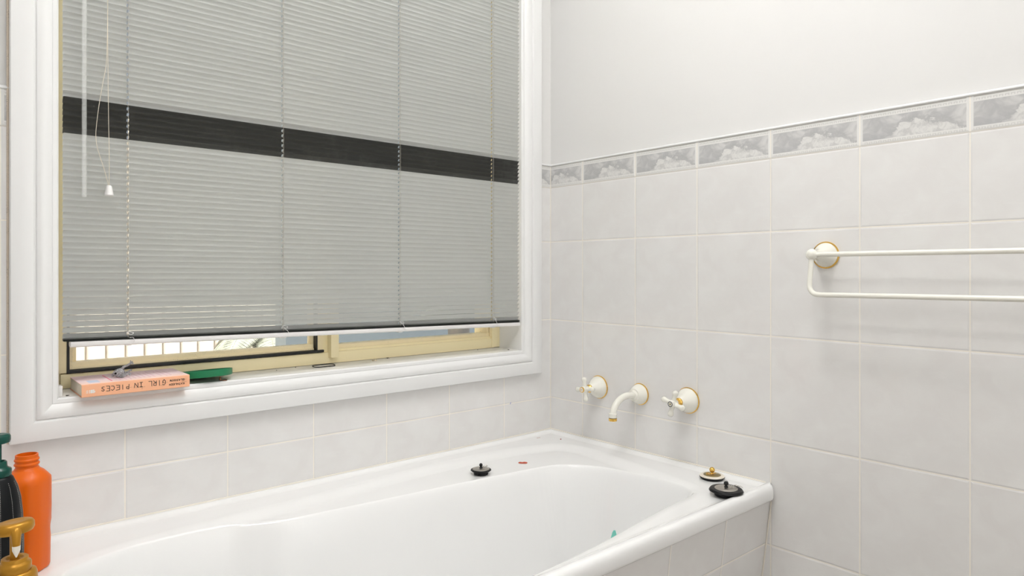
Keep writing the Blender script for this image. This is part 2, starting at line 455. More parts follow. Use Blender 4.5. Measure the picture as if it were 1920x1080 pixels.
add_box(b, WX0, YF + .006, WZ0, -1.2885, YF + .09, WZ0 + .032)
add_box(b, WX0, YF - .001, WZ0 + .0325, -1.2790, YF + .09, WZ1, .0006)            # left jamb
add_box(b, -0.1600, YF - .002, WZ0 + .002, WX1 , YF + .09, WZ1, .0006)            # right jamb
add_box(b, WX0, YF, WZ1 - .04, WX1, YF + .09, WZ1)
# low step of the sill member (right half stands as a ledge)
add_box(b, -0.700, YF + .006, WZ0 + .030, -0.1600, YF + .09, WZ0 + .037, .0006)
wpart('outer_frame', b, M['cream'])
b = B()                                                # centre mullion / interlock standing proud
add_box(b, -0.7080, YF - .016, WZ0 + .017, -0.6860, YF + .05, WZ1 - .04, .0015)
add_box(b, -0.7220, YF + .004, WZ0 + .030, -0.7080, YF + .05, WZ1 - .04, .001)
wpart('mullion', b, M['cream'])
b = B()                                                # black fly-screen gasket around the left light
z0g = WZ0 + .0315
add_box(b, -1.2790, YF - .004, z0g, -0.7215, YF + .02, z0g + .0065, .001)
add_box(b, -1.2790, YF - .003, z0g, -1.2745, YF + .02, WZ1 - .04)
add_box(b, -0.7420, YF - .002, z0g, -0.7385, YF + .02, WZ1 - .04)
wpart('gasket', b, M['gasket'])
sash = None
b = B()                                                # sliding sash
zs = z0g + .0068
add_box(b, -1.2745, YF + .010, zs, -0.7445, YF + .036, zs + .0145, .0008)
add_box(b, -1.2745, YF + .006, zs, -0.7445, YF + .036, zs + .004, .0006)
add_box(b, -1.2746, YF + .0105, zs + .001, -1.2670, YF + .0355, WZ1 - .042, .0008)
add_box(b, -1.2670, YF + .018, zs, -1.2600, YF + .036, WZ1 - .042, .0008)
add_box(b, -0.7385, YF + .001, zs - .002, -0.7225, YF + .040, WZ1 - .042, .0008)
add_box(b, -0.7500, YF + .014, zs, -0.7420, YF + .036, WZ1 - .042, .0008)
sash = wpart('sash', b, M['cream_dirty'])
b = B(); add_box(b, -1.264, YF + .024, zs + .010, -0.746, YF + .028, WZ1 - .045); wpart('glass_pane', b, M['glass'])
b = B()                                                # bead around the fixed light
zf = WZ0 + .037
add_box(b, -0.6860, YF + .010, zf, -0.1600, YF + .05, zf + .010, .0008)
add_box(b, -0.1720, YF + .0104, zf + .001, -0.1641, YF + .0495, WZ1 - .04, .0008)
add_box(b, -0.1630, YF + .004, zf, -0.1600, YF + .05, WZ1 - .04, .0004)
wpart('glazing_bead', b, M['cream_dirty'])
b = B(); add_box(b, -0.690, YF + .030, zf + .006, -0.168, YF + .034, WZ1 - .045); wpart('glass_pane', b, M['glass'])
b = B(); add_box(b, -1.3055, YF - .012, WZ0 + .0, -1.3005, YF - .001, WZ0 + .033); wpart('shaded_gap', b, M['gasket'])  # black block stands in for the shaded gap below the left jamb
b = B()
add_box(b, WX0 + .001, 0.008, WZ0, WX0 + .0085, 0.030, WZ0 + .020, .0015)
tag(obj('corner_bracket', b, M['rail'], loc=(WX0 + .004, 0.02, WZ0)), 'little white plastic hold-down bracket in the left corner of the sill', 'bracket')

# ---------------------------------------------------------------- venetian blind
BX0, BX1 = -1.2985, -0.1365
blind = thing('venetian_blind', 'pale grey mini venetian blind with a charcoal stripe hanging in the window', 'blind', ((BX0 + BX1) / 2, 0, WZ1))
BL = Vector(blind.location)
def bpart(name, b, m, smooth=40):
    for v in b.verts: v.co -= BL
    return obj(name, b, m, blind, smooth)
CORDX = [-1.1883, -0.8695, -0.5558, -0.2402]
PITCH, SW = 0.01158, 0.0160
def skew(x):                                          # the blind hangs a touch low on the right towards its foot
    return (x - BX0) / (BX1 - BX0)
Z_STACK = 0.2765
def zlean(x, z):
    f = max(0.0, min(1.0, (0.62 - z) / 0.36)); return z - 0.020 * skew(x) * f * f
def slat(b, zc, tilt, width=SW, arc=0.0022, holes=True, x0=BX0, x1=BX1, yoff=0.0, wob=0.0):
    xs = {x0, x0 + .0012, x0 + .0030, x1 - .003, x1 - .0012, x1}
    for c_ in CORDX:
        for d_ in (-.0019, .0019): xs.add(c_ + d_)
    for k in range(1, 12): xs.add(x0 + (x1 - x0) * k / 12)
    xs = sorted(xs); n = 8; rows = []
    ct, st_ = math.cos(tilt), math.sin(tilt); ph = random.uniform(0, 6)
    for x in xs:
        row = []
        e = min(x - x0, x1 - x)
        sq = 0.82 if e < 1e-6 else (0.94 if e < .0013 else 1.0)
        for k in range(n + 1):
            s_ = (k / n - 0.5) * width * sq                     # + is the room edge (up)
            h = arc * (1 - (2 * s_ / width) ** 2)               # crown, away from the room
            y = -s_ * ct + h * st_
            z = s_ * st_ + h * ct
            zz = zc + z + wob * math.sin(x * 5 + ph)
            row.append(b.verts.new((x, y + yoff, zlean(x, zz))))
        rows.append(row)
    for i in range(len(xs) - 1):
        hole = holes and any(abs((xs[i] + xs[i + 1]) / 2 - c_) < .0015 for c_ in CORDX)
        for k in range(n):
            if hole and k in (2, 3, 4): continue
            b.faces.new((rows[i][k], rows[i + 1][k], rows[i + 1][k + 1], rows[i][k + 1]))
bl, bd = B(), B()
z = Z_STACK + 0.0085 - PITCH; i = 0
while z < WZ1 - 0.03:
    dark = 0.6655 < z < 0.6655 + 6 * PITCH + .001
    til = R(52.5 - 5.0 * max(0, min(1, (.42 - z) / .12)) + random.uniform(-.6, .6))
    slat(bd if dark else bl, z, til, wob=0.0002)
    z += PITCH; i += 1
bpart('slats', bl, M['slat']); bpart('dark_slats', bd, M['slat_dark'])['label'] = 'charcoal band of slats across the middle'
b = B()
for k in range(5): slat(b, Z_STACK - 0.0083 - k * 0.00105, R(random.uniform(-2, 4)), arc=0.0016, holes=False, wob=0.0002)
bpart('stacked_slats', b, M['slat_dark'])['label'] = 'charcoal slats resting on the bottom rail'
b = B()
rows = []
for x in (BX0 + .011, BX0 + .012, -1.0, -0.7, -0.4, BX1 - .001, BX1):
    sq = 0.8 if x in (BX0 + .011, BX1) else 1.0
    rows.append([b.verts.new((x, y * sq, zlean(x, Z_STACK - .0133) - .0055 + (z_) * sq)) for y, z_ in
                 ((-.0085, .0050), (-.0095, 0), (-.0085, -.004), (-.006, -.0055), (.006, -.0055), (.0085, -.004), (.0095, 0), (.0085, .0050), (0, .0066))])
grid_faces(b, rows, close_u=True); b.faces.new(rows[0][::-1]); b.faces.new(rows[-1])
bpart('bottom_rail', b, M['rail'], 30)
for c_ in CORDX:
    b = B()
    zb = zlean(c_, Z_STACK - .0133) - .011
    add_box(b, c_ - .006, -.0065, zb - .0018, c_ + .006, .0045, zb + .0004, .0004)
    add_tube(b, catmull([(c_ + .001, -.0085, Z_STACK - .012), (c_ + .007, -.0125, zlean(c_, Z_STACK - .010)), (c_ + .009, -.012, zb + .006), (c_ + .002, -.0095, zb - .0005)], 5), .0005, 6)
    add_tube(b, catmull([(c_ - .004, -.0095, zlean(c_, Z_STACK) + .001), (c_ + .002, -.0125, zlean(c_, Z_STACK) - .004), (c_ + .008, -.0105, zlean(c_, Z_STACK) - .001), (c_ + .001, -.0105, zlean(c_, Z_STACK) + .002)], 5, True), .0005, 6, closed=True)
    bpart('end_clip', b, M['rail'])
    b = B()                                            # front and back ladder strings with their rungs, and the lift cord
    pts = []; z = Z_STACK - .01; k = 0
    while z < WZ1 - .02:
        pts.append((c_ + .0005 * math.sin(k * 2.1) - .0012, -.0082, zlean(c_, z))); z += PITCH / 2; k += 1
    add_tube(b, pts, .00042, 6)
    add_tube(b, [(p[0] + .001, .0082, p[2]) for p in pts[::4]], .00042, 5)
    add_tube(b, [(c_, .0006, zlean(c_, Z_STACK - .01)), (c_, .0, WZ1 - .02)], .0006, 6)
    bpart('ladder_cord', b, M['cord_b'])
b = B(); add_box(b, BX0 - .002, -.014, WZ1 - .026, BX1 + .002, .014, WZ1 - .001, .001); bpart('head_rail', b, M['slat'])
b = B(); hexr = [(-1.2655 + .0044 * math.cos(R(60 * k)), 0) for k in range(6)]
add_tube(b, [(-1.2668, -.0225, .5400), (-1.2668, -.0225, .5412), (-1.2664, -.021, .9), (-1.266, -.018, WZ1 - .02)], [.0034, .0040, .0040, .0040], 6)
bpart('tilt_wand', b, M['acrylic'], 20)
b = B()
def cordpts(l): return catmull(l, 8)
TX = -1.2262; TZ = .5655
add_tube(b, cordpts([(TX, -.026, TZ - .004), (TX + .0005, -.0262, TZ + .04), (-1.2272, -.026, .72), (-1.2283, -.025, .86), (-1.2270, -.022, 1.05), (-1.2230, -.018, WZ1 - .02)]), .0005, 6)
add_tube(b, cordpts([(TX, -.026, TZ - .004), (-1.2350, -.026, .598), (-1.2478, -.026, .6480), (-1.2452, -.026, .700), (-1.2370, -.0255, .760), (-1.2310, -.0255, .800), (-1.2290, -.025, .86), (-1.2265, -.022, 1.05), (-1.2222, -.018, WZ1 - .02)]), .0005, 6)
bpart('pull_cord', b, M['cord'])
b = B(); add_lathe(b, [(.0008, 0), (.0042, -.0006), (.0056, -.004), (.0066, -.010), (.0078, -.0175), (.0086, -.0195), (.0080, -.0205), (.0066, -.0200), (.0060, -.017), (.0, -.015)], 8, Matrix.Translation((TX, -.026, TZ)))
bpart('cord_tassel', b, M['rail'], 50)

# ---------------------------------------------------------------- bath
ZT = -0.1031
MAIN = [(-1.345, -.28), (-1.342, -.205), (-1.318, -.160), (-1.27, -.136), (-1.18, -.120), (-1.0, -.108), (-.82, -.098), (-.585, -.078), (-.38, -.078), (-.25, -.090), (-.176, -.110),
        (-.120, -.130), (-.090, -.165), (-.076, -.222), (-.082, -.30), (-.096, -.40), (-.115, -.52), (-.130, -.600), (-.150, -.638), (-.185, -.655), (-.337, -.670), (-.54, -.700),
        (-.73, -.715), (-1.0, -.722), (-1.2, -.716), (-1.30, -.690), (-1.340, -.63), (-1.348, -.55), (-1.35, -.42)]
DEEP = [(-1.335, -.28), (-1.332, -.208), (-1.308, -.166), (-1.26, -.143), (-1.18, -.127), (-1.05, -.128), (-.985, -.148), (-.93, -.170), (-.84, -.182), (-.7465, -.193), (-.545, -.213), (-.377, -.232), (-.262, -.250), (-.215, -.272),
        (-.180, -.310), (-.150, -.37), (-.135, -.45), (-.132, -.53), (-.140, -.595), (-.158, -.630), (-.190, -.648), (-.337, -.663), (-.54, -.693),
        (-.73, -.708), (-1.0, -.715), (-1.2, -.708), (-1.292, -.684), (-1.330, -.63), (-1.338, -.55), (-1.34, -.42)]
def dense(poly):
    return np.array([(p.x, p.y) for p in catmull([(a, c, 0) for a, c in poly], 6, True)])
def sdf(PX, PY, poly):
    """positive inside"""
    d2 = np.full(PX.shape, 1e9); inside = np.zeros(PX.shape, bool)
    n = len(poly)
    for i in range(n):
        ax, ay = poly[i]; bx, by = poly[(i + 1) % n]
        ex, ey = bx - ax, by - ay; wx, wy = PX - ax, PY - ay
        t = np.clip((wx * ex + wy * ey) / (ex * ex + ey * ey + 1e-12), 0, 1)
        d2 = np.minimum(d2, (wx - ex * t) ** 2 + (wy - ey * t) ** 2)
        c_ = ((ay > PY) != (by > PY)) & (PX < (bx - ax) * (PY - ay) / (by - ay + 1e-15) + ax)
        inside ^= c_
    d = np.sqrt(d2); return np.where(inside, d, -d)
mp_, dp_ = dense(MAIN), dense(DEEP)
TX0, TX1, TY0 = -1.62, -0.0005, -0.7400
def sm(t): t = np.clip(t, 0, 1); return t * t * (3 - 2 * t)
def bath_z(PX, PY):
    d1 = sdf(PX, PY, mp_); d2 = sdf(PX, PY, dp_)
    z = np.full(PX.shape, ZT)
    z -= 0.009 * sm((d1 + 0.014) / 0.055)
    dd = np.maximum(d2, 0); dd = np.sqrt(dd * dd + 0.016 ** 2) - 0.016
    dd = np.where(d2 > 0, dd, 0)
    t = np.clip(dd / 0.165, 0, 1)
    z -= 0.35 * (1 - (1 - t) ** 2.4)
    bead = np.minimum.reduce([PY - TY0, -PY, -PX, PX - TX0])
    z += 0.0022 * (1 - sm((bead - 0.004) / 0.018)) - 0.0035 * sm((bead - 0.008) / 0.022)
    z += 0.0026 * (1 - sm((PY - TY0 - 0.003) / 0.016))
    return z
nx, ny = 900, 500
xs = np.linspace(TX0, TX1, nx); ys = np.linspace(-0.0005, TY0, ny)
GX, GY = np.meshgrid(xs, ys); GZ = bath_z(GX, GY)
rows_y = [GX, GY, GZ]
ver = [(float(GX[j, i]), float(GY[j, i]), float(GZ[j, i])) for j in range(ny) for i in range(nx)]
zedge = GZ[-1]
skirt = [(-.7435, -.0006), (-.7468, -.0026), (-.7492, -.0058), (-.7508, -.0100), (-.7516, -.0160), (-.7516, -.0290), (-.7506, -.0335), (-.7480, -.0365), (-.7430, -.0375), (-.700, -.0375)]
for (yy, dz) in skirt:
    for i in range(nx):
        e = max(0.0, 1 - (TX1 - xs[i]) / 0.016); pull = 0.012 * (1 - math.sqrt(max(0, 1 - e * e)))
        f = min(1.0, max(0.0, (-yy - .742) / .009)) if yy < -.742 else 0
        ver.append((float(xs[i]), yy + pull * min(1, max(0, -yy - .70) / .04), float(zedge[i]) + dz))
tot = ny + len(skirt)
fac = [(j * nx + i, j * nx + i + 1, (j + 1) * nx + i + 1, (j + 1) * nx + i) for j in range(tot - 1) for i in range(nx - 1)]
me = bpy.data.meshes.new('bath_shell'); me.from_pydata(ver, [], fac); me.materials.append(M['enamel'])
for p in me.polygons: p.use_smooth = True
me.update(); me.flip_normals() if me.polygons[10].normal.z < 0 else None
bath = thing('bathtub', 'built-in white enamel bathtub with a wide rim in the tiled corner', 'bathtub', (-0.8, -0.37, FLOOR))
tub = bpy.data.objects.new('shell', me); COL.objects.link(tub); tub.parent = bath; tub.location = -Vector(bath.location)
bpy.context.view_layer.update()
def zat(x, y): return float(bath_z(np.array([x]), np.array([y]))[0])
# drain in the tub floor under the taps
b = B(); add_lathe(b, [(0, 0.001), (.020, .001), (.030, .003), (.034, .001), (.034, -.004)], 32, Matrix.Translation(Vector((-.36, -.43, zat(-.36, -.43) + .001)) - Vector(bath.location)))
obj('drain', b, M['chrome'], bath)
# tiled hob under the rim, leaning in towards the floor
b = B()
yt, yb_ = -.7375, -.7375 + .118 * (ZT - .036 - FLOOR)
vs = [b.verts.new(v) for v in ((TX0, yt, ZT - .036), (0, yt, ZT - .036), (0, yb_, FLOOR), (TX0, yb_, FLOOR), (TX0, yt + .012, ZT - .036), (0, yt + .012, ZT - .036), (0, yb_ + .012, FLOOR), (TX0, yb_ + .012, FLOOR))]
for f in ((0, 1, 2, 3), (4, 7, 6, 5), (0, 4, 5, 1), (3, 2, 6, 7), (0, 3, 7, 4), (1, 5, 6, 2)): b.faces.new([vs[k] for k in f])
struct(obj('wall_bath_front', b, M['tile_apron'], smooth=0), 'tiled front of the bath hob')
b = B()                                                # silicone beads
zr = ZT + .0025
add_tube(b, [(TX0, -.0005, zr), (-.001, -.0005, zr)], .0022, 8); add_tube(b, [(-.0005, -.001, zr), (-.0005, -.722, zr), (-.0005, -.7345, zr - .004), (-.0005, -.7385, zr - .036)], .0022, 8)
struct(obj('trim_5', b, M['grout'], smooth=60), 'cream sealant line where the bath meets the tiles')
b = B()
add_tube(b, [(-.0005, -.7395, ZT - .038), (-.0005, yb_, FLOOR)], .0018, 8)
add_tube(b, [(-.0003, -.0003, ZT), (-.0003, -.0003, ZB)], .0013, 6)
struct(obj('trim_6', b, M['grout'], smooth=60), 'sealant line in the wall corners')
b = B()
add_tube(b, [(WX0 - .0765, -.0005, WZ0 - .075), (WX0 - .0765, -.0005, WZ1 + .07)], .0022, 8)
struct(obj('trim_7', b, M['sealant_dirty'], smooth=60), 'stained sealant down the left edge of the architrave')

# ---------------------------------------------------------------- taps and spout
def flange(parent, r, L, rn, extra=0):
    b = B(); add_lathe(b, [(r - .001, 0), (r + .0012, .0008), (r + .0016, .0022), (r + .0010, .0036), (r - .001, .0042)], 48, RX)
    obj('gold_ring', b, M['gold'], parent)['label'] = 'gold ring'
    b = B(); add_lathe(b, [(r - .0008, .001), (r - .0004, .005), (r * .95, .011), (r * .80, .020), (r * .62, .028), (rn + .002, L - .004), (rn, L), (rn - .001, L + .0012), (0, L + .0012)], 48, RX)
    obj('flange', b, M['white_metal'], parent)
def tap(name, label, loc, rot, btn, hub_x):
    t = thing(name, label, 'tap', loc, group=None)
    flange(t, .0325, .040, .0125)
    b = B(); add_lathe(b, [(.0100, .038), (.0116, .041), (.0116, .0455), (.0095, .048), (.0085, hub_x - .024)], 32, RX)
    obj('collar', b, M['gold'], t)['label'] = 'gold collar'
    b = B()
    add_lathe(b, [(.0080, hub_x - .026), (.0096, hub_x - .020), (.0100, hub_x - .012), (.0098, hub_x - .004), (.0085, hub_x - .001), (.0070, hub_x)], 28, RX)
    for k in range(4):
        a = rot + k * math.pi / 2
        d = Vector((0, math.cos(a), math.sin(a))); c = Vector((-(hub_x - .012), 0, 0))
        add_tube(b, [c + d * .004, c + d * .011, c + d * .017, c + d * .0215, c + d * .0255, c + d * .0298, c + d * .0335, c + d * .0352],
                 [.0072, .0060, .0053, .0059, .0074, .0077, .0056, .0012], 16)
    obj('cross_handle', b, M['white_metal'], t, 50)
    if btn == 'cap':
        b = B(); add_lathe(b, [(.0078, hub_x - .001), (.0082, hub_x + .001), (.0076, hub_x + .0026), (.0064, hub_x + .0028), (.0062, hub_x + .0016)], 28, RX); obj('button_ring', b, M['gold'], t)
        b = B(); add_lathe(b, [(.0066, hub_x), (.0062, hub_x + .0024), (.0, hub_x + .0032)], 28, RX); cb = obj('button', b, M['cream_plastic'], t)
        b = B()                                        # tiny HOT lettering on the button
        xx = -(hub_x + .0030)
        def L_(pts): add_ribbon(b, [(xx, -p[0] * .0009, p[1] * .0009) for p in pts], .0003, (-1, 0, 0), .0001)
        for s_ in (-1, 1): pass
        L_([(-3, -1), (-3, 1)]); L_([(-3, 0), (-1.8, 0)]); L_([(-1.8, -1), (-1.8, 1)])
        L_([(-.6, -1), (-.6, 1), (.6, 1), (.6, -1), (-.6, -1)])
        L_([(1.6, 1), (3, 1)]); L_([(2.3, 1), (2.3, -1)])
        obj('marking', b, M['ink'], t, 0)
    else:
        b = B(); add_lathe(b, [(.0064, hub_x - .003), (.0070, hub_x + .0004), (.0054, hub_x + .0006), (.0050, hub_x - .0015), (0, hub_x - .0015)], 24, RX); obj('screw_socket', b, M['ink'], t)
        b = B(); add_lathe(b, [(.0026, hub_x - .0018), (.0024, hub_x + .0005), (.0, hub_x + .0008)], 12, RX); obj('screw', b, M['brass_dull'], t)
    return t
tap('cross_tap', 'white and gold cross-handle tap nearest the corner, with its round button', (0, -.2045, .0575), R(-7), 'cap', .073)
tap('cross_tap', 'white and gold cross-handle tap right of the spout, its button missing', (0, -.5120, .0625), R(15), 'hole', .079)
t = thing('bath_spout', 'curved white bath spout with a gold tip between the two taps', 'spout', (0, -.3555, .0575))
flange(t, .0285, .032, .0120)
b = B()
path = catmull([(-.025, 0, .0), (-.045, 0, .0012), (-.064, 0, .0018), (-.084, 0, -.0035), (-.101, 0, -.014), (-.112, 0, -.028), (-.1155, 0, -.041)], 7)
add_tube(b, path, [.0098 - .0010 * min(1, k / 20) for k in range(len(path))], 24)
obj('pipe', b, M['white_metal'], t, 60)
b = B(); add_lathe(b, [(.0090, 0), (.0112, -.001), (.0115, -.004), (.0110, -.006), (.0110, -.0125), (.0, -.0125)], 32, Matrix.Translation((-.1158, 0, -.0365))); obj('tip_collar', b, M['white_metal'], t)
b = B(); add_lathe(b, [(.0106, 0), (.0106, -.0016), (0, -.0016)], 32, Matrix.Translation((-.1158, 0, -.0489))); obj('seal', b, M['gasket'], t)
b = B(); add_lathe(b, [(.0104, 0), (.0111, -.0006), (.0111, -.0066), (.0106, -.0074), (.009, -.0076), (.0088, -.004), (0, -.004)], 32, Matrix.Translation((-.1158, 0, -.0504)))
obj('aerator', b, M['gold'], t)['label'] = 'gold aerator ring at the tip'

# ---------------------------------------------------------------- towel rail
t = thing('towel_rail', 'cream white double towel rail with gold-ringed mount on the right wall', 'towel rail', (0, -.867, .4335))
YE = -.76
for y0, s_ in ((0, 1), (YE, -1)):
    g_ = Matrix.Translation((0, y0, 0)) @ RX
    b = B(); add_lathe(b, [(.0270, 0), (.0292, .0008), (.0298, .0026), (.0290, .0042), (.0270, .0046)], 48, g_); obj('gold_ring', b, M['gold'], t)['label'] = 'gold ring'
    b = B(); add_lathe(b, [(.0272, .001), (.0268, .005), (.0235, .010), (.0165, .020), (.0110, .034), (.0088, .050), (.0085, .060), (0, .060)], 40, g_); obj('flange', b, M['white_metal'], t)
    b = B(); add_ball(b, (-.068, y0, 0), .0123); obj('end_ball', b, M['white_metal'], t, 60)
b = B(); add_tube(b, [(-.068, 0, 0), (-.068, YE, 0)], .0053, 20); obj('upper_bar', b, M['white_metal'], t, 60)
b = B()
lo = catmull([(-.0690, 0, -.004), (-.0720, .0005, -.030), (-.0760, .001, -.060), (-.0785, -.0015, -.0735), (-.0800, -.0095, -.0822), (-.0805, -.022, -.0848), (-.0805, -.05, -.0848)], 7)
lo = lo + [Vector((-.0805, YE / 2, -.0832))] + [Vector((p.x, YE - p.y, p.z + .0025)) for p in lo[::-1]]
add_tube(b, lo, .0053, 20); obj('lower_bar', b, M['white_metal'], t, 60)

# ---------------------------------------------------------------- plugs
def chain(bm, pts, r=.0011, w=.00028, every=.0026):
    P = [Vector(p) for p in pts]; acc = 0; k = 0
    out = catmull(P, 24); last = out[0]
    for p0, p1 in zip(out[:-1], out[1:]):
        acc += (p1 - p0).length
        if acc >= every:
            acc = 0; k += 1; d = (p1 - p0).normalized()
            s_ = d.cross(Vector((0, 0, 1))).normalized(); u_ = Vector((0, 0, 1)) if k % 2 else s_
            add_tube(bm, [p1 + d * r * 1.35 * math.cos(a) + u_ * r * math.sin(a) for a in [2 * math.pi * j / 10 for j in range(10)]], w, 5, closed=True)
def plug(label, x, y, R1, R0, h0, h1, disc, disc_m, knob_m, kn, ring=None, notches=False, hs=1.0, group=None, tilt=0):
    z0 = zat(x, y) + .0002
    t = thing('bath_plug', label, 'plug', (x, y, z0), (R(tilt), 0, 0))
    b = B()
    add_lathe(b, [(0, 0), (R0 - .001, 0), (R0, .0012), (R0 + .0006, h0 - .001), (R1 * .9, h0 + .0002), (R1, h0 + .0022), (R1 - .0004, h0 + .0035), (R1 * .92, h1 - .0008), (disc + .001, h1), (disc - .001, h1 - .0003), (0, h1 - .0003)], 48,
              rfun=(lambda th, z, r: r * (0.86 if (notches and z < h0 * .6 and abs(math.sin(th * 2.5)) < .16) else 1)))
    obj('rubber_body', b, M['black'], t, 30)
    top = h1
    if ring:
        b = B(); add_lathe(b, [(0, h1 - .0005), (R1 - .0010, h1 - .001), (R1 - .0003, h1 + .0004), (R1 - .002, h1 + .0018), (disc, h1 + .0026), (0, h1 + .0026)], 48); obj('rim_ring', b, ring, t); top = h1 + .0026
    b = B(); add_lathe(b, [(disc, top - .0006), (disc + .0002, top + .0002), (disc - .0008, top + .0010), (disc * .5, top + .0022), (0, top + .0028)], 48); obj('top_plate', b, disc_m, t); top += .0024
    b = B(); add_lathe(b, [(.0052, top - .001), (.0046, top + .0006), (.0028, top + .0022), (.0030, top + .004)], 20)
    add_ball(b, (0, 0, top + .004 + kn * .8), kn, 16, 10); obj('knob', b, knob_m, t, 60)
    return t, top, kn
PL1, PL2, PL3 = (-.4360, -.1945), (-.0520, -.6150), (-.1375, -.7050)
t, top, kn = plug('small black bath plug with steel top alone on the back ledge below the window', *PL1, .0260, .0185, .0085, .0135, .0215, M['steel'], M['black'], .0044, notches=True)
b = B(); add_tube(b, [Vector((.0015 + .0105 * math.cos(a) * .6 + .007, -.006 + .0055 * math.sin(a) , top + .0035 + .0016 * math.cos(a))) for a in [2 * math.pi * k / 20 for k in range(20)]], .0005, 6, closed=True)
add_tube(b, [Vector((.003 + .0125 * math.cos(a) * .55 + .006, -.006 + .0035 * math.sin(a), top + .0045)) for a in [2 * math.pi * k / 20 for k in range(20)]], .0005, 6, closed=True)
obj('wire_loop', b, M['chrome'], t)
t, top, kn = plug('bath plug with cream ring and gold ball knob beside the right wall', *PL2, .0300, .0270, .0030, .0068, .0205, M['brass_dull'], M['gold'], .0066, ring=M['cream_plastic'])
b = B(); chain(b, [(-.003, .006, top + .002), (-.010, .009, top + .0012), (-.014, .005, top + .0005), (-.009, .000, top + .001), (-.003, -.005, top + .002), (.004, -.007, top + .0025)], .0012, .0004)
obj('chain', b, M['gold'], t)['label'] = 'gold chain'
t, top, kn = plug('largest black bath plug, steel top and loose chain, on the front rim corner', *PL3, .0375, .0255, .0090, .0165, .0250, M['steel'], M['black'], .0052)
b = B()
add_tube(b, [Vector((0.004 * math.cos(a + .3) * 1.0, -.0045 * math.cos(a) * .8, top + .0075 + .0085 * math.sin(a))) for a in [2 * math.pi * k / 24 for k in range(24)]], .0004, 6, closed=True)
obj('wire_loop', b, M['chrome'], t)
b = B()
chain(b, [(.004, -.004, top + .0035), (.011, -.008, top + .0022), (.018, -.012, top + .0026), (.024, -.016, top + .0006), (.030, -.018, top - .0005), (.0345, -.021, top - .004)], .0014, .00036)
chain(b, [(.003, -.006, top + .0015), (.009, -.012, top + .0008), (.016, -.011, top + .0035), (.023, -.017, top + .0012)], .0013, .00034)
chain(b, [(.0385, -.0225, .0050), (.0430, -.0250, .0016), (.0470, -.027, .0012)], .0013, .0004)
obj('chain', b, M['chrome'], t)['label'] = 'steel ball chain'

# ---------------------------------------------------------------- bottles on the left end of the bath rim
zr = zat(-1.40, -.25)
t = thing('shampoo_bottle', 'open orange plastic bottle without its cap beside the tiled wall', 'bottle', (-1.3665, -.1330, zat(-1.3665, -.1330)), (0, 0, R(-40)))
def orf(th, z, r):
    w = math.exp(-((z - .055) / .045) ** 2)
    k = 1 - .085 * w * max(0, math.cos(3 * (th + 2.2 * z / .1))) ** 3
    ex = 2.6 if z < .15 else 2.0
    c, s_ = math.cos(th), math.sin(th); f = (abs(c) ** ex + abs(s_) ** ex) ** (-1 / ex)
    if z > .17: f = 1
    return r * f * k
b = B()
add_lathe(b, [(.026, 0), (.0300, .0015), (.0312, .005), (.0316, .03), (.0322, .05), (.0332, .064), (.0334, .075), (.0330, .10), (.0330, .142), (.0326, .148), (.0300, .1545), (.0250, .1600), (.0200, .1635), (.0182, .1650), (.0178, .1665),
              (.0166, .1675), (.0166, .1705), (.0182, .1715), (.0186, .1730), (.0182, .1745), (.0168, .1755), (.0168, .178), (.0180, .1788), (.0183, .1802), (.0178, .1815), (.0168, .1825), (.0166, .1880), (.0148, .1885), (.0144, .180), (.0144, .150), (.0, .150)], 64, rfun=orf)
t.scale = (.98, .98, 1.035)
obj('bottle_body', b, M['orange'], t, 40)
t = thing('soap_bottle', 'black bulging pump bottle with dark green pump at the left frame edge', 'bottle', (-1.4135, -.250, zr + .0003), (0, 0, R(25)))
b = B()
add_lathe(b, [(r_ * .87, z_) for r_, z_ in [(.030, 0), (.0335, .002), (.0350, .008), (.0368, .04), (.0378, .08), (.0376, .105), (.0362, .135), (.0335, .158), (.0290, .176), (.0225, .1905), (.0190, .194), (0, .194)]], 56)
obj('bottle_body', b, M['bottle_black'], t, 50)
b = B()                                                # fine dashed stitch lines down the body
prz = [(.0350, .008), (.0368, .04), (.0378, .08), (.0376, .105), (.0362, .135), (.0330, .158), (.0280, .176), (.0215, .1905)]
def rz(z):
    for (r0, z0), (r1, z1) in zip(prz[:-1], prz[1:]):
        if z0 <= z <= z1: return r0 + (r1 - r0) * (z - z0) / (z1 - z0)
    return prz[-1][0]
prz = [(r_ * .87 + .00005, z_) for r_, z_ in [(.0350, .008), (.0368, .04), (.0378, .08), (.0376, .105), (.0362, .135), (.0335, .158), (.0290, .176), (.0225, .1905)]]
for th in range(12):
    a = R(th * 30 + 8); z = .012
    while z < .186:
        p0 = Vector((rz(z) * math.cos(a), rz(z) * math.sin(a), z)); z1 = min(z + .0011, .19)
        p1 = Vector((rz(z1) * math.cos(a), rz(z1) * math.sin(a), z1))
        add_ribbon(b, [p0, p1], .00026, (math.cos(a), math.sin(a), 0.15), .00015); z += .0026
o = obj('stitch_lines', b, M['white_print'], t, 0); o['label'] = 'fine white dashed lines'
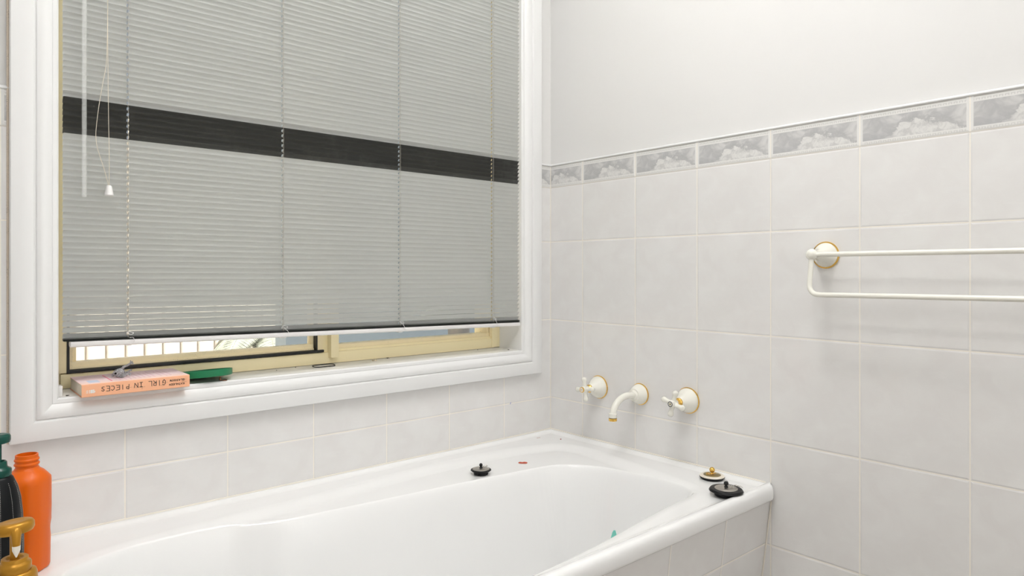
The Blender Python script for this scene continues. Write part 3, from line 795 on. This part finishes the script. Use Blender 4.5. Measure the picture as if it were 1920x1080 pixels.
def pump(t, z, rc, m, head, stemh, yaw=0.0, drip=None, k_=1.0, reach=1.0):
    b = B(); add_lathe(b, [(rc, z), (rc + .0006, z + .001), (rc + .0006, z + .009), (rc, z + .0105), (rc - .004 * k_, z + .0105 + .0025 * k_), (rc * (1 - .28 * k_), z + .0105 + .0045 * k_), (rc * (1 - .30 * k_), z + .0105 + .0105 * k_), (rc * (1 - .38 * k_), z + .0105 + .012 * k_), (rc * .55, z + .0105 + .0117 * k_), (rc * .42, z + .0105 + .0075 * k_), (0, z + .0105 + .0075 * k_)], 40,
                           rfun=lambda th, zz, r: r * (1 + (.012 * math.cos(th * 24) if z + .0005 < zz < z + .0100 else 0)))
    obj('collar', b, m, t, 40)
    b = B(); add_lathe(b, [(.0052, z + .012), (.0052, z + stemh), (.0085, z + stemh + .004), (0, z + stemh + .004)], 24); obj('stem', b, m, t)
    b = B(); h = z + stemh
    add_lathe(b, [(0, h + .001), (head * .62, h + .001), (head * .92, h + .0025), (head, h + .006), (head * .99, h + .0115), (head * .9, h + .0145), (head * .6, h + .0160), (head * .45, h + .0152), (0, h + .0155)], 40,
              rfun=lambda th, zz, r: (r * math.cos(th) * 1.0, r * math.sin(th) * .78))
    o = obj('pump_head', b, m, t, 50)
    b = B(); d = Vector((math.cos(yaw), math.sin(yaw), 0))
    P = [d * (head * .30 * reach) + Vector((0, 0, h + .007)), d * (head * .80 * reach) + Vector((0, 0, h + .0070)), d * (head * 1.05 * reach) + Vector((0, 0, h + .003)), d * (head * 1.18 * reach) + Vector((0, 0, h - .005)), d * (head * 1.25 * reach) + Vector((0, 0, h - .0135))]
    pp = catmull(P, 6); add_tube(b, pp, [.0072 - .0035 * k / len(pp) for k in range(len(pp))], 16); obj('nozzle', b, m, t, 60)
    if drip:
        b = B(); e = pp[-1]; add_tube(b, [e + Vector((0, 0, .0045)), e - Vector((0, 0, .001)), e - Vector((0, 0, .005)), e - Vector((0, 0, .0095))], [.0044, .0042, .0026, .0007], 14); obj('lotion_drip', b, drip, t, 60)
pump(t, .1935, .0170, M['teal_dark'], .0175, .0475, yaw=R(150))
t = thing('lotion_bottle', 'gold pump bottle in the bottom left foreground', 'bottle', (-1.4125, -.500, zr + .0003), (0, 0, R(18)))
b = B()
add_lathe(b, [(.022, 0), (.0238, .003), (.0242, .02), (.0242, .120), (.0238, .128), (.0225, .1320), (.0200, .1338), (.017, .1342), (0, .1342)], 48, rfun=lambda th, z, r: (r * math.cos(th), r * math.sin(th) * .86))
obj('bottle_body', b, M['bronze'], t, 50)
pump(t, .1336, .0168, M['bronze'], .0212, .0460, yaw=R(-90 - 18), drip=M['lotion'], k_=.55, reach=.72)

# ---------------------------------------------------------------- on the sill
# book: lies back cover up, spine to the room
ZS = WZ0
bk = thing('paperback_book', 'peach and pink paperback lying flat at the left end of the sill', 'book', (-1.2735, -.0385, ZS + .0004), (0, 0, R(.6)))
L_B, D_B, H_B = .1915, .128, .0245
b = B(); add_box(b, .0015, .004, .0012, L_B - .0015, D_B - .001, H_B - .0012); obj('pages', b, M['pages'], bk, 0)
b = B()
rows = []
for x in (0, L_B):
    rows.append([b.verts.new((x, y, z_)) for y, z_ in ((D_B, 0), (D_B, .0006), (.003, .0006), (.0012, .002), (.0010, H_B - .002), (.003, H_B - .0006), (D_B, H_B - .0006), (D_B, H_B), (.0018, H_B), (.0004, H_B - .001), (0, H_B / 2), (.0004, .001), (.0018, 0))])
grid_faces(b, rows, close_u=True)
o = obj('cover', b, [M['book_spine'], M['book_cover']], bk, 30)
for p in o.data.polygons:
    c_ = p.center; n_ = p.normal
    if c_.z > H_B - .0003 and abs(n_.z) > .9: p.material_index = 1
ST = {'A': [[(0, 0), (.5, 1), (1, 0)], [(.2, .4), (.8, .4)]], 'C': [[(1, .85), (.6, 1), (.15, .75), (0, .4), (.3, .03), (1, .1)]], 'E': [[(1, 1), (0, 1), (0, 0), (1, 0)], [(0, .5), (.8, .5)]],
      'G': [[(1, .85), (.5, 1), (.05, .7), (.05, .3), (.5, 0), (.95, .2), (.95, .5), (.55, .5)]], 'H': [[(0, 0), (0, 1)], [(1, 0), (1, 1)], [(0, .5), (1, .55)]], 'I': [[(.5, 0), (.5, 1)], [(.1, .98), (.9, 1)], [(.1, 0), (.9, .03)]],
      'i': [[(.5, 0), (.45, 1)]],
      'K': [[(0, 0), (0, 1)], [(1, 1), (0, .45), (1, 0)]], 'L': [[(0, 1), (0, 0), (.9, .02)]], 'N': [[(0, 0), (0, 1), (.9, .05), (1, 1)]], 'O': [[(.5, 1), (.05, .7), (.05, .3), (.5, 0), (.95, .3), (.95, .7), (.5, 1)]],
      'P': [[(0, 0), (.05, 1), (.8, .9), (.8, .55), (.05, .48)]], 'R': [[(0, 0), (.05, 1), (.8, .9), (.75, .55), (.05, .5), (.95, 0)]], 'S': [[(.95, .85), (.5, 1), (.1, .78), (.3, .55), (.85, .4), (.8, .1), (.1, .05)]],
      'T': [[(0, 1), (1, 1)], [(.5, 1), (.5, 0)]], 'W': [[(0, 1), (.25, 0), (.5, .7), (.75, 0), (1, 1)]]}
def write(bm, text, P, U, V, n, adv, w, h, lw, jit=.06):
    """strokes: P origin, U along the line, V up"""
    for i, ch in enumerate(text):
        if ch == ' ': continue
        r = random.Random(i * 7 + ord(ch))
        for s_ in ST[ch]:
            pts = []
            for a, c_ in s_:
                a += r.uniform(-jit, jit); c_ += r.uniform(-jit, jit)
                pts.append(Vector(P) + Vector(U) * (i * adv + a * w) + Vector(V) * (c_ * h))
            add_ribbon(bm, pts, lw, n, .00012)
# on the spine the writing is upside down: it runs right-to-left, tops of the letters downward
b = B(); U, V, n = (-1, 0, 0), (0, 0, -1), (0, -1, 0)
write(b, 'KATHLEEN', (.1808, -.0001, .0098), U, V, n, .0037, .0026, .0034, .00075)
write(b, 'GLASGOW', (.1812, -.0001, .0180), U, V, n, .0041, .0029, .0038, .00080)
write(b, 'GiRL', (.1455, -.0001, .0192), U, V, n, .0085, .0058, .0098, .00105)
write(b, 'IN', (.1040, -.0001, .0185), U, V, n, .0090, .0060, .0088, .00105)
write(b, 'PiECES', (.0795, -.0001, .0175), U, V, n, .0083, .0056, .0088, .00105)
for (x0, z0, x1, z1) in ((.150, .0135, .139, .013), (.134, .0085, .142, .0078), (.108, .0095, .091, .0090), (.100, .0175, .103, .0050), (.085, .011, .077, .0105), (.185, .0165, .172, .0160), (.186, .0115, .176, .0120)):
    add_ribbon(b, [(x0, -.0001, z0), (x1, -.0001, z1)], .00028, n, .00012)
o = obj('spine_lettering', b, M['ink'], bk, 0); o['label'] = 'black handwritten title upside down on the spine'
b = B()
for x0, w_, h_ in ((.0075, .0006, .0058), (.0092, .0009, .0062), (.0120, .0012, .0064)): add_box(b, x0, -.0002, .0072, x0 + w_, .0002, .0072 + h_)
add_box(b, .0142, -.0002, .0072, .0182, .0002, .0136); add_box(b, .0186, -.0002, .0070, .0206, .0002, .0138); add_box(b, .0208, -.0002, .0082, .0222, .0002, .0112)
o = obj('spine_mark', b, M['white_print'], bk, 0); o['label'] = 'white publisher mark on the spine'
b = B(); rr = random.Random(3)
for k in range(13):                                    # the blurb: unreadable pale lines across the back cover
    x = .053 + k * .0088 + (0.004 if k > 9 else 0); y = .018 + rr.uniform(0, .01); ye = .112 - rr.uniform(0, .03)
    if k in (0, 1): continue
    while y < ye:
        y2 = min(ye, y + rr.uniform(.004, .011)); add_ribbon(b, [(x, y, H_B), (x, y2, H_B)], .0016, (0, 0, 1), .0001); y = y2 + .0022
o = obj('blurb_print', b, M['ink_pale'], bk, 0)
b = B(); add_ribbon(b, [(.0540, .020, H_B), (.0540, .108, H_B)], .0026, (0, 0, 1), .00014); obj('pink_line', b, M['ink_pink'], bk, 0)
b = B(); add_box(b, .015, .016, H_B, .034, .050, H_B + .0001); obj('code_box', b, M['ink_blue'], bk, 0)

# grey toy creature
ZBK = ZS + .0004 + H_B
ty = thing('toy_creature', 'tiny grey clawed toy creature with a round black eye on the pink book', 'toy', (-1.2000, .0200, ZBK), (0, 0, R(0)))
ty.scale = (1.28, 1.28, 1.28)
def ty_(p): return Vector(p)
ex = Vector((math.cos(R(-41)), math.sin(R(-41)), 0)); ey = Vector((-ex.y, ex.x, 0))   # ex = camera right, ey = away
def cc(a, z, dpt=0.0): return ex * a + ey * dpt + Vector((0, 0, z))
b = B()
res = bmesh.ops.create_icosphere(b, subdivisions=4, radius=1)
for v in res['verts']:
    p = v.co.copy(); a, dp, z = p.x, p.y, p.z
    taper = 1 - .22 * (-a)
    q_ = cc(a * .0092 - .0010, .0072 + z * .0068 * taper + a * .0012, dp * .0060 * taper)
    nn = noise.noise(q_ * 420) * .0003; crease = -.0010 * math.exp(-((z + .42 - .35 * a) / .09) ** 2) * (1 if dp < .3 else 0)
    v.co = q_ + (q_ - cc(0, .0072)).normalized() * (nn + crease)
add_tube(b, catmull([cc(-.008, .0055, -.001), cc(-.0102, .0048), cc(-.0108, .0030), cc(-.0090, .0016)], 4), [.0016] * 12 + [.0006], 8)
obj('body', b, M['toy'], ty, 60)
def limb(name, pts, r0, r1, claws, cl=.004):
    b = B(); P = catmull(pts, 5); n = len(P)
    add_tube(b, P, [r0 + (r1 - r0) * k / (n - 1) for k in range(n)], 10)
    e = P[-1]; 
    for c_ in claws:
        tip = e + c_ * cl; add_tube(b, [e, (e + tip) / 2 + Vector((0, 0, .0004)), tip], [r1 * .8, r1 * .55, .0001], 7)
    obj(name, b, M['toy'], ty, 60)
limb('arm', [cc(.003, .0125), cc(.0075, .0165), cc(.013, .0190), cc(.0185, .0225)], .0020, .0016, [cc(-.1, 1), cc(.7, .7), cc(1, .0), cc(.9, -.35), cc(.4, .6, -.5)], .0050)
limb('leg', [cc(.005, .0035, -.002), cc(.0105, .0040, -.003), cc(.0155, .0058, -.002)], .0026, .0016, [cc(1, .2), cc(.8, -.75), cc(.7, .5), cc(.9, -.1, .6)], .0048)
limb('leg', [cc(.004, .0060, .004), cc(.0090, .0075, .006), cc(.0135, .0095, .006)], .0018, .0012, [cc(1, .5), cc(.9, -.1), cc(.6, .8)], .0044)
limb('foot', [cc(.002, .0022, -.003), cc(.007, .0014, -.006)], .0016, .0010, [cc(1, -.05, -.4), cc(.8, .0, -1), cc(1, .05, .1)], .0052)
b = B(); add_lathe(b, [(.0022, 0), (.0030, .0006), (.0027, .0012), (.0019, .0012), (.0018, .0004)], 20, Matrix.Translation(cc(-.0015, .0072, -.0062)) @ Matrix.Rotation(R(-41), 4, 'Z') @ Matrix.Rotation(R(90), 4, 'X')); obj('eye_ring', b, M['toy'], ty)
b = B(); add_ball(b, cc(-.0015, .0072, -.0060), .0019, 14, 10); obj('eye', b, M['black'], ty, 60)

# green lid leaning on a hair tie
LC = (-1.0290, .0330)
t = thing('plastic_lid', 'shallow round green plastic lid tilted beside the end of the book', 'lid', (LC[0], LC[1], ZS + .0068), (0, 0, 0))
_n = (Vector((0, 0, 1)) + Vector((.657, .754, 0)) * .075 - Vector((.754, -.657, 0)) * .085).normalized()
t.rotation_euler = Vector((0, 0, 1)).rotation_difference(_n).to_euler()
b = B(); add_lathe(b, [(0, 0), (.0500, 0), (.0535, .0012), (.0542, .003), (.0546, .0142), (.0536, .0150), (.0522, .0144), (.0515, .004), (0, .0035)], 72); obj('shell', b, M['green'], t, 40)
t = thing('hair_clip', 'small copper coloured wire ring under the green lid', 'hair clip', (-1.0020, .0010, ZS + .0008))
b = B(); add_tube(b, [Vector((.0068 * math.cos(a), .0085 * math.sin(a), 0)) for a in [2 * math.pi * k / 28 for k in range(28)]], .0007, 8, closed=True); obj('ring', b, M['copper'], t)
b = B(); add_tube(b, [Vector((-.0055, .004, 0.0)), Vector((-.0058, .0045, .0040)), Vector((-.0045, .007, .0062))], .0017, 8); obj('clasp', b, M['copper'], t)
b = B(); P_ = [Vector((.0285 * math.cos(a) * (1 + .04 * math.sin(2 * a)), .0240 * math.sin(a), .0006 * math.sin(3 * a))) for a in [2 * math.pi * k / 48 for k in range(48)]]
add_tube(b, P_, .0011, 8, closed=True)
o = obj('hair_tie', b, M['ink']); o.location = (-.7370, .0640, ZS + .0018); tag(o, 'thin black elastic hair tie lying on the sill below the window mullion', 'hair tie')
b = B(); add_lathe(b, [(.0062, 0), (.0066, .0002), (.0066, .0042), (.0062, .0044), (.0058, .0042), (.0058, .0002)], 32);
o = obj('clear_band', b, M['band'], smooth=30); o.location = (-.5900, .0700, ZS + .0001); tag(o, 'tiny clear tan plastic ring standing on the sill right of the hair tie', 'ring')
def insect(label, loc, rz_, s=1.0, cat='insect'):
    b = B(); add_ball(b, (0, 0, .0012), .0012, 10, 8, (2.2, 1, .9)); add_ball(b, (.0032, 0, .0013), .0009, 8, 6)
    for k in (-1, 0, 1):
        for sd in (-1, 1): add_tube(b, [(.001 * k, sd * .0008, .0012), (.0014 * k, sd * .0022, .0022), (.0018 * k, sd * .0034, .0004)], .00016, 5)
    for v in b.verts: v.co *= s
    o = obj('dead_insect', b, M['bug'], smooth=60); o.location = loc; o.rotation_euler = (0, 0, rz_); tag(o, label, cat)
insect('tiny dead insect on the sill just right of the clear ring', (-.5390, .0880, ZS), R(50), 1.3)
insect('tiny dead insect on the sill left of the pink book', (-1.2905, .0060, ZS), R(20), .95)
insect('tiny dead insect at the right end of the sill near the reveal', (-.1550, .0250, ZS), R(0), .9)
for k, (x, y, s_, lb) in enumerate(((-.8000, .0900, .0013, 'dark crumb on the sill left of the hair tie'), (-.2250, .0880, .0013, 'dark crumb on the sill near the right window jamb'), (-.8560, .0700, .0010, 'dark crumb on the sill midway between green lid and hair tie'))):
    b = B(); add_ball(b, (0, 0, s_ * .6), s_, 8, 6, (1.2, 1, .7)); o = obj('crumb', b, M['bug'], smooth=60); o.location = (x, y, ZS); tag(o, lb, 'crumb')

# scraps in the bath
def scrap(name, label, cat, x, y, m, pts, r, lift=0.0):
    z = zat(x, y); b = B()
    P_ = catmull([(a, c_, zat(x + a, y + c_) - z + r * .8) for a, c_ in pts], 5, True)
    add_tube(b, P_, r, 8, closed=True); o = obj(name, b, m, smooth=60); o.location = (x, y, z); tag(o, label, cat)
scrap('hair_elastic', 'crumpled little orange-red elastic on the back ledge of the bath', 'elastic', -.2905, -.1900, M['red'], [(-.008, .006), (-.003, .0075), (.001, .001), (.006, .0005), (.010, -.006), (.006, -.0095), (.000, -.0060), (-.005, .000)], .0013)
b = B(); add_ball(b, (0, 0, .0012), .0020, 10, 8, (1.2, 1, .7)); o = obj('crumb', b, M['dark_red'], smooth=60); o.location = (-.0590, -.1040, zat(-.0590, -.1040)); tag(o, 'tiny dark red crumb on the bath rim in the corner', 'crumb')

b = B(); add_tube(b, catmull([(-.006, .002, .0004), (-.002, -.0005, .0010), (.003, .0005, .0006), (.006, -.001, .0004)], 5), .0004, 6)
o = obj('hair_strand', b, M['copper']); o.location = (-.0960, -.0467, zat(-.0960, -.0467)); tag(o, 'short stray hair on the bath rim close to the corner', 'hair')
b = B(); add_ribbon(b, [(-.1700, -.0001, -.0015), (-.1675, -.0001, .0030)], .0016, (0, -1, 0), .0002)
o = obj('ink_mark', b, pm('blue_ink', (.12, .18, .55), .5), smooth=0); tag(o, 'tiny blue pen mark on the window wall tile above the bath', 'mark')
def steep(x, y):
    e = .002; return Vector((-(zat(x + e, y) - zat(x - e, y)) / (2 * e), -(zat(x, y + e) - zat(x, y - e)) / (2 * e), 1)).normalized()
AX, AY = -.1878, -.4183                                # a flat aqua scrap stuck to the sloping end of the bath
nA = steep(AX, AY); cA = Vector((AX, AY, zat(AX, AY)))
rA = Vector((.754, -.657, 0)); rA = (rA - nA * rA.dot(nA)).normalized(); uA = nA.cross(rA).normalized()
if uA.z < 0: uA = -uA
b = B(); out = [(1.5 * a_, 1.5 * c_) for a_, c_ in [(-.0085, -.0150), (-.0050, -.0060), (-.0010, .0040), (.0016, .0072), (.0046, .0070), (.0062, .0010), (.0060, -.0060), (.0030, -.0130), (-.0030, -.0170)]]
lo_ = [b.verts.new(rA * p + uA * q_ + nA * -.001) for p, q_ in out]; hi_ = [b.verts.new(rA * p * .96 + uA * q_ * .96 + nA * .0016) for p, q_ in out]
b.faces.new(hi_); b.faces.new(lo_[::-1])
for k in range(len(out)): b.faces.new((lo_[k], lo_[(k + 1) % len(out)], hi_[(k + 1) % len(out)], hi_[k]))
o = obj('plastic_scrap', b, M['aqua'], smooth=20); o.location = cA; tag(o, 'aqua green plastic scrap inside the bath just over the front rim', 'scrap')

# ---------------------------------------------------------------- outside the window
GZ0 = -.95
b = B(); add_box(b, -6, DEPTH + .01, GZ0 - .1, 6, 9, GZ0); struct(obj('floor_outside', b, M['ground'], smooth=0), 'pale paving outside the window')
fn = thing('paling_fence', 'white paling fence outside, seen under the left of the blind', 'fence', (-1.0, 2.20, GZ0))
b = B(); x = -4.0
while x < 1.6:
    add_box(b, x + 1.0, 0, .03, x + 1.0 + .065, .016, 2.1, .002); x += .0835
obj('palings', b, M['picket'], fn, 0)
b = B()
for z_ in (.3, 1.0, 1.75): add_box(b, -3.0, .0302, z_, 2.6, .070, z_ + .07)
add_box(b, -3.0, .0165, .0, 2.6, .030, 2.0)
obj('fence_rail', b, M['fence_rail'], fn, 0)
def fern(x, y, n, L, label, m='leaf', z=GZ0, seed=1, h=.8):
    rr = random.Random(seed); t = thing('fern', label, 'plant', (x, y, z), group=None)
    b = B()
    for k in range(n):
        a = 2 * math.pi * k / n + rr.uniform(-.3, .3); l = L * rr.uniform(.75, 1.1)
        P = catmull([(0, 0, h * .75), (math.cos(a) * l * .35, math.sin(a) * l * .35, h * .75 + l * .45), (math.cos(a) * l * .75, math.sin(a) * l * .75, h * .75 + l * .38), (math.cos(a) * l, math.sin(a) * l, h * .75 + l * .10)], 9)
        add_tube(b, P, .003, 5)
        for i in range(3, len(P) - 1):
            d = (P[i + 1] - P[i]).normalized(); s_ = d.cross(Vector((0, 0, 1))).normalized()
            ll = l * .26 * math.sin(math.pi * min(.97, i / len(P)) ** .8) + .01
            for sd in (-1, 1):
                for off in (0, .5):
                    p = P[i].lerp(P[i + 1], off); e = p + s_ * sd * ll + d * ll * .35 - Vector((0, 0, ll * .25)); w = d * .0055; mid = (p + e) / 2 + Vector((0, 0, .004))
                    vs = [b.verts.new(q_) for q_ in (p - w, mid - w * 1.1, e, mid + w * 1.1, p + w)]; b.faces.new(vs)
    obj('fronds', b, M[m], t, 0)
    b = B(); add_tube(b, [(0, 0, 0), (0.01, 0, h * .4), (0, 0, h * .77)], [.05, .04, .045], 10); obj('trunk', b, M['fence_rail'], t, 60)
fern(-.36, 1.42, 12, .27, 'green fern outside below the middle of the blind', seed=2, h=1.28)
fern(.14, .68, 12, .22, 'green fern outside behind the right window pane', seed=5, h=1.5)
fern(-1.45, 1.75, 9, .45, 'yellow leafed plant outside behind the left window pane', 'leaf_y', seed=8)
b = B(); add_box(b, -.47, .95, GZ0, 3.2, 1.05, 1.6); o = obj('garden_wall', b, M['render'], smooth=0); tag(o, 'pale blue grey rendered wall outside behind the right pane', 'wall')
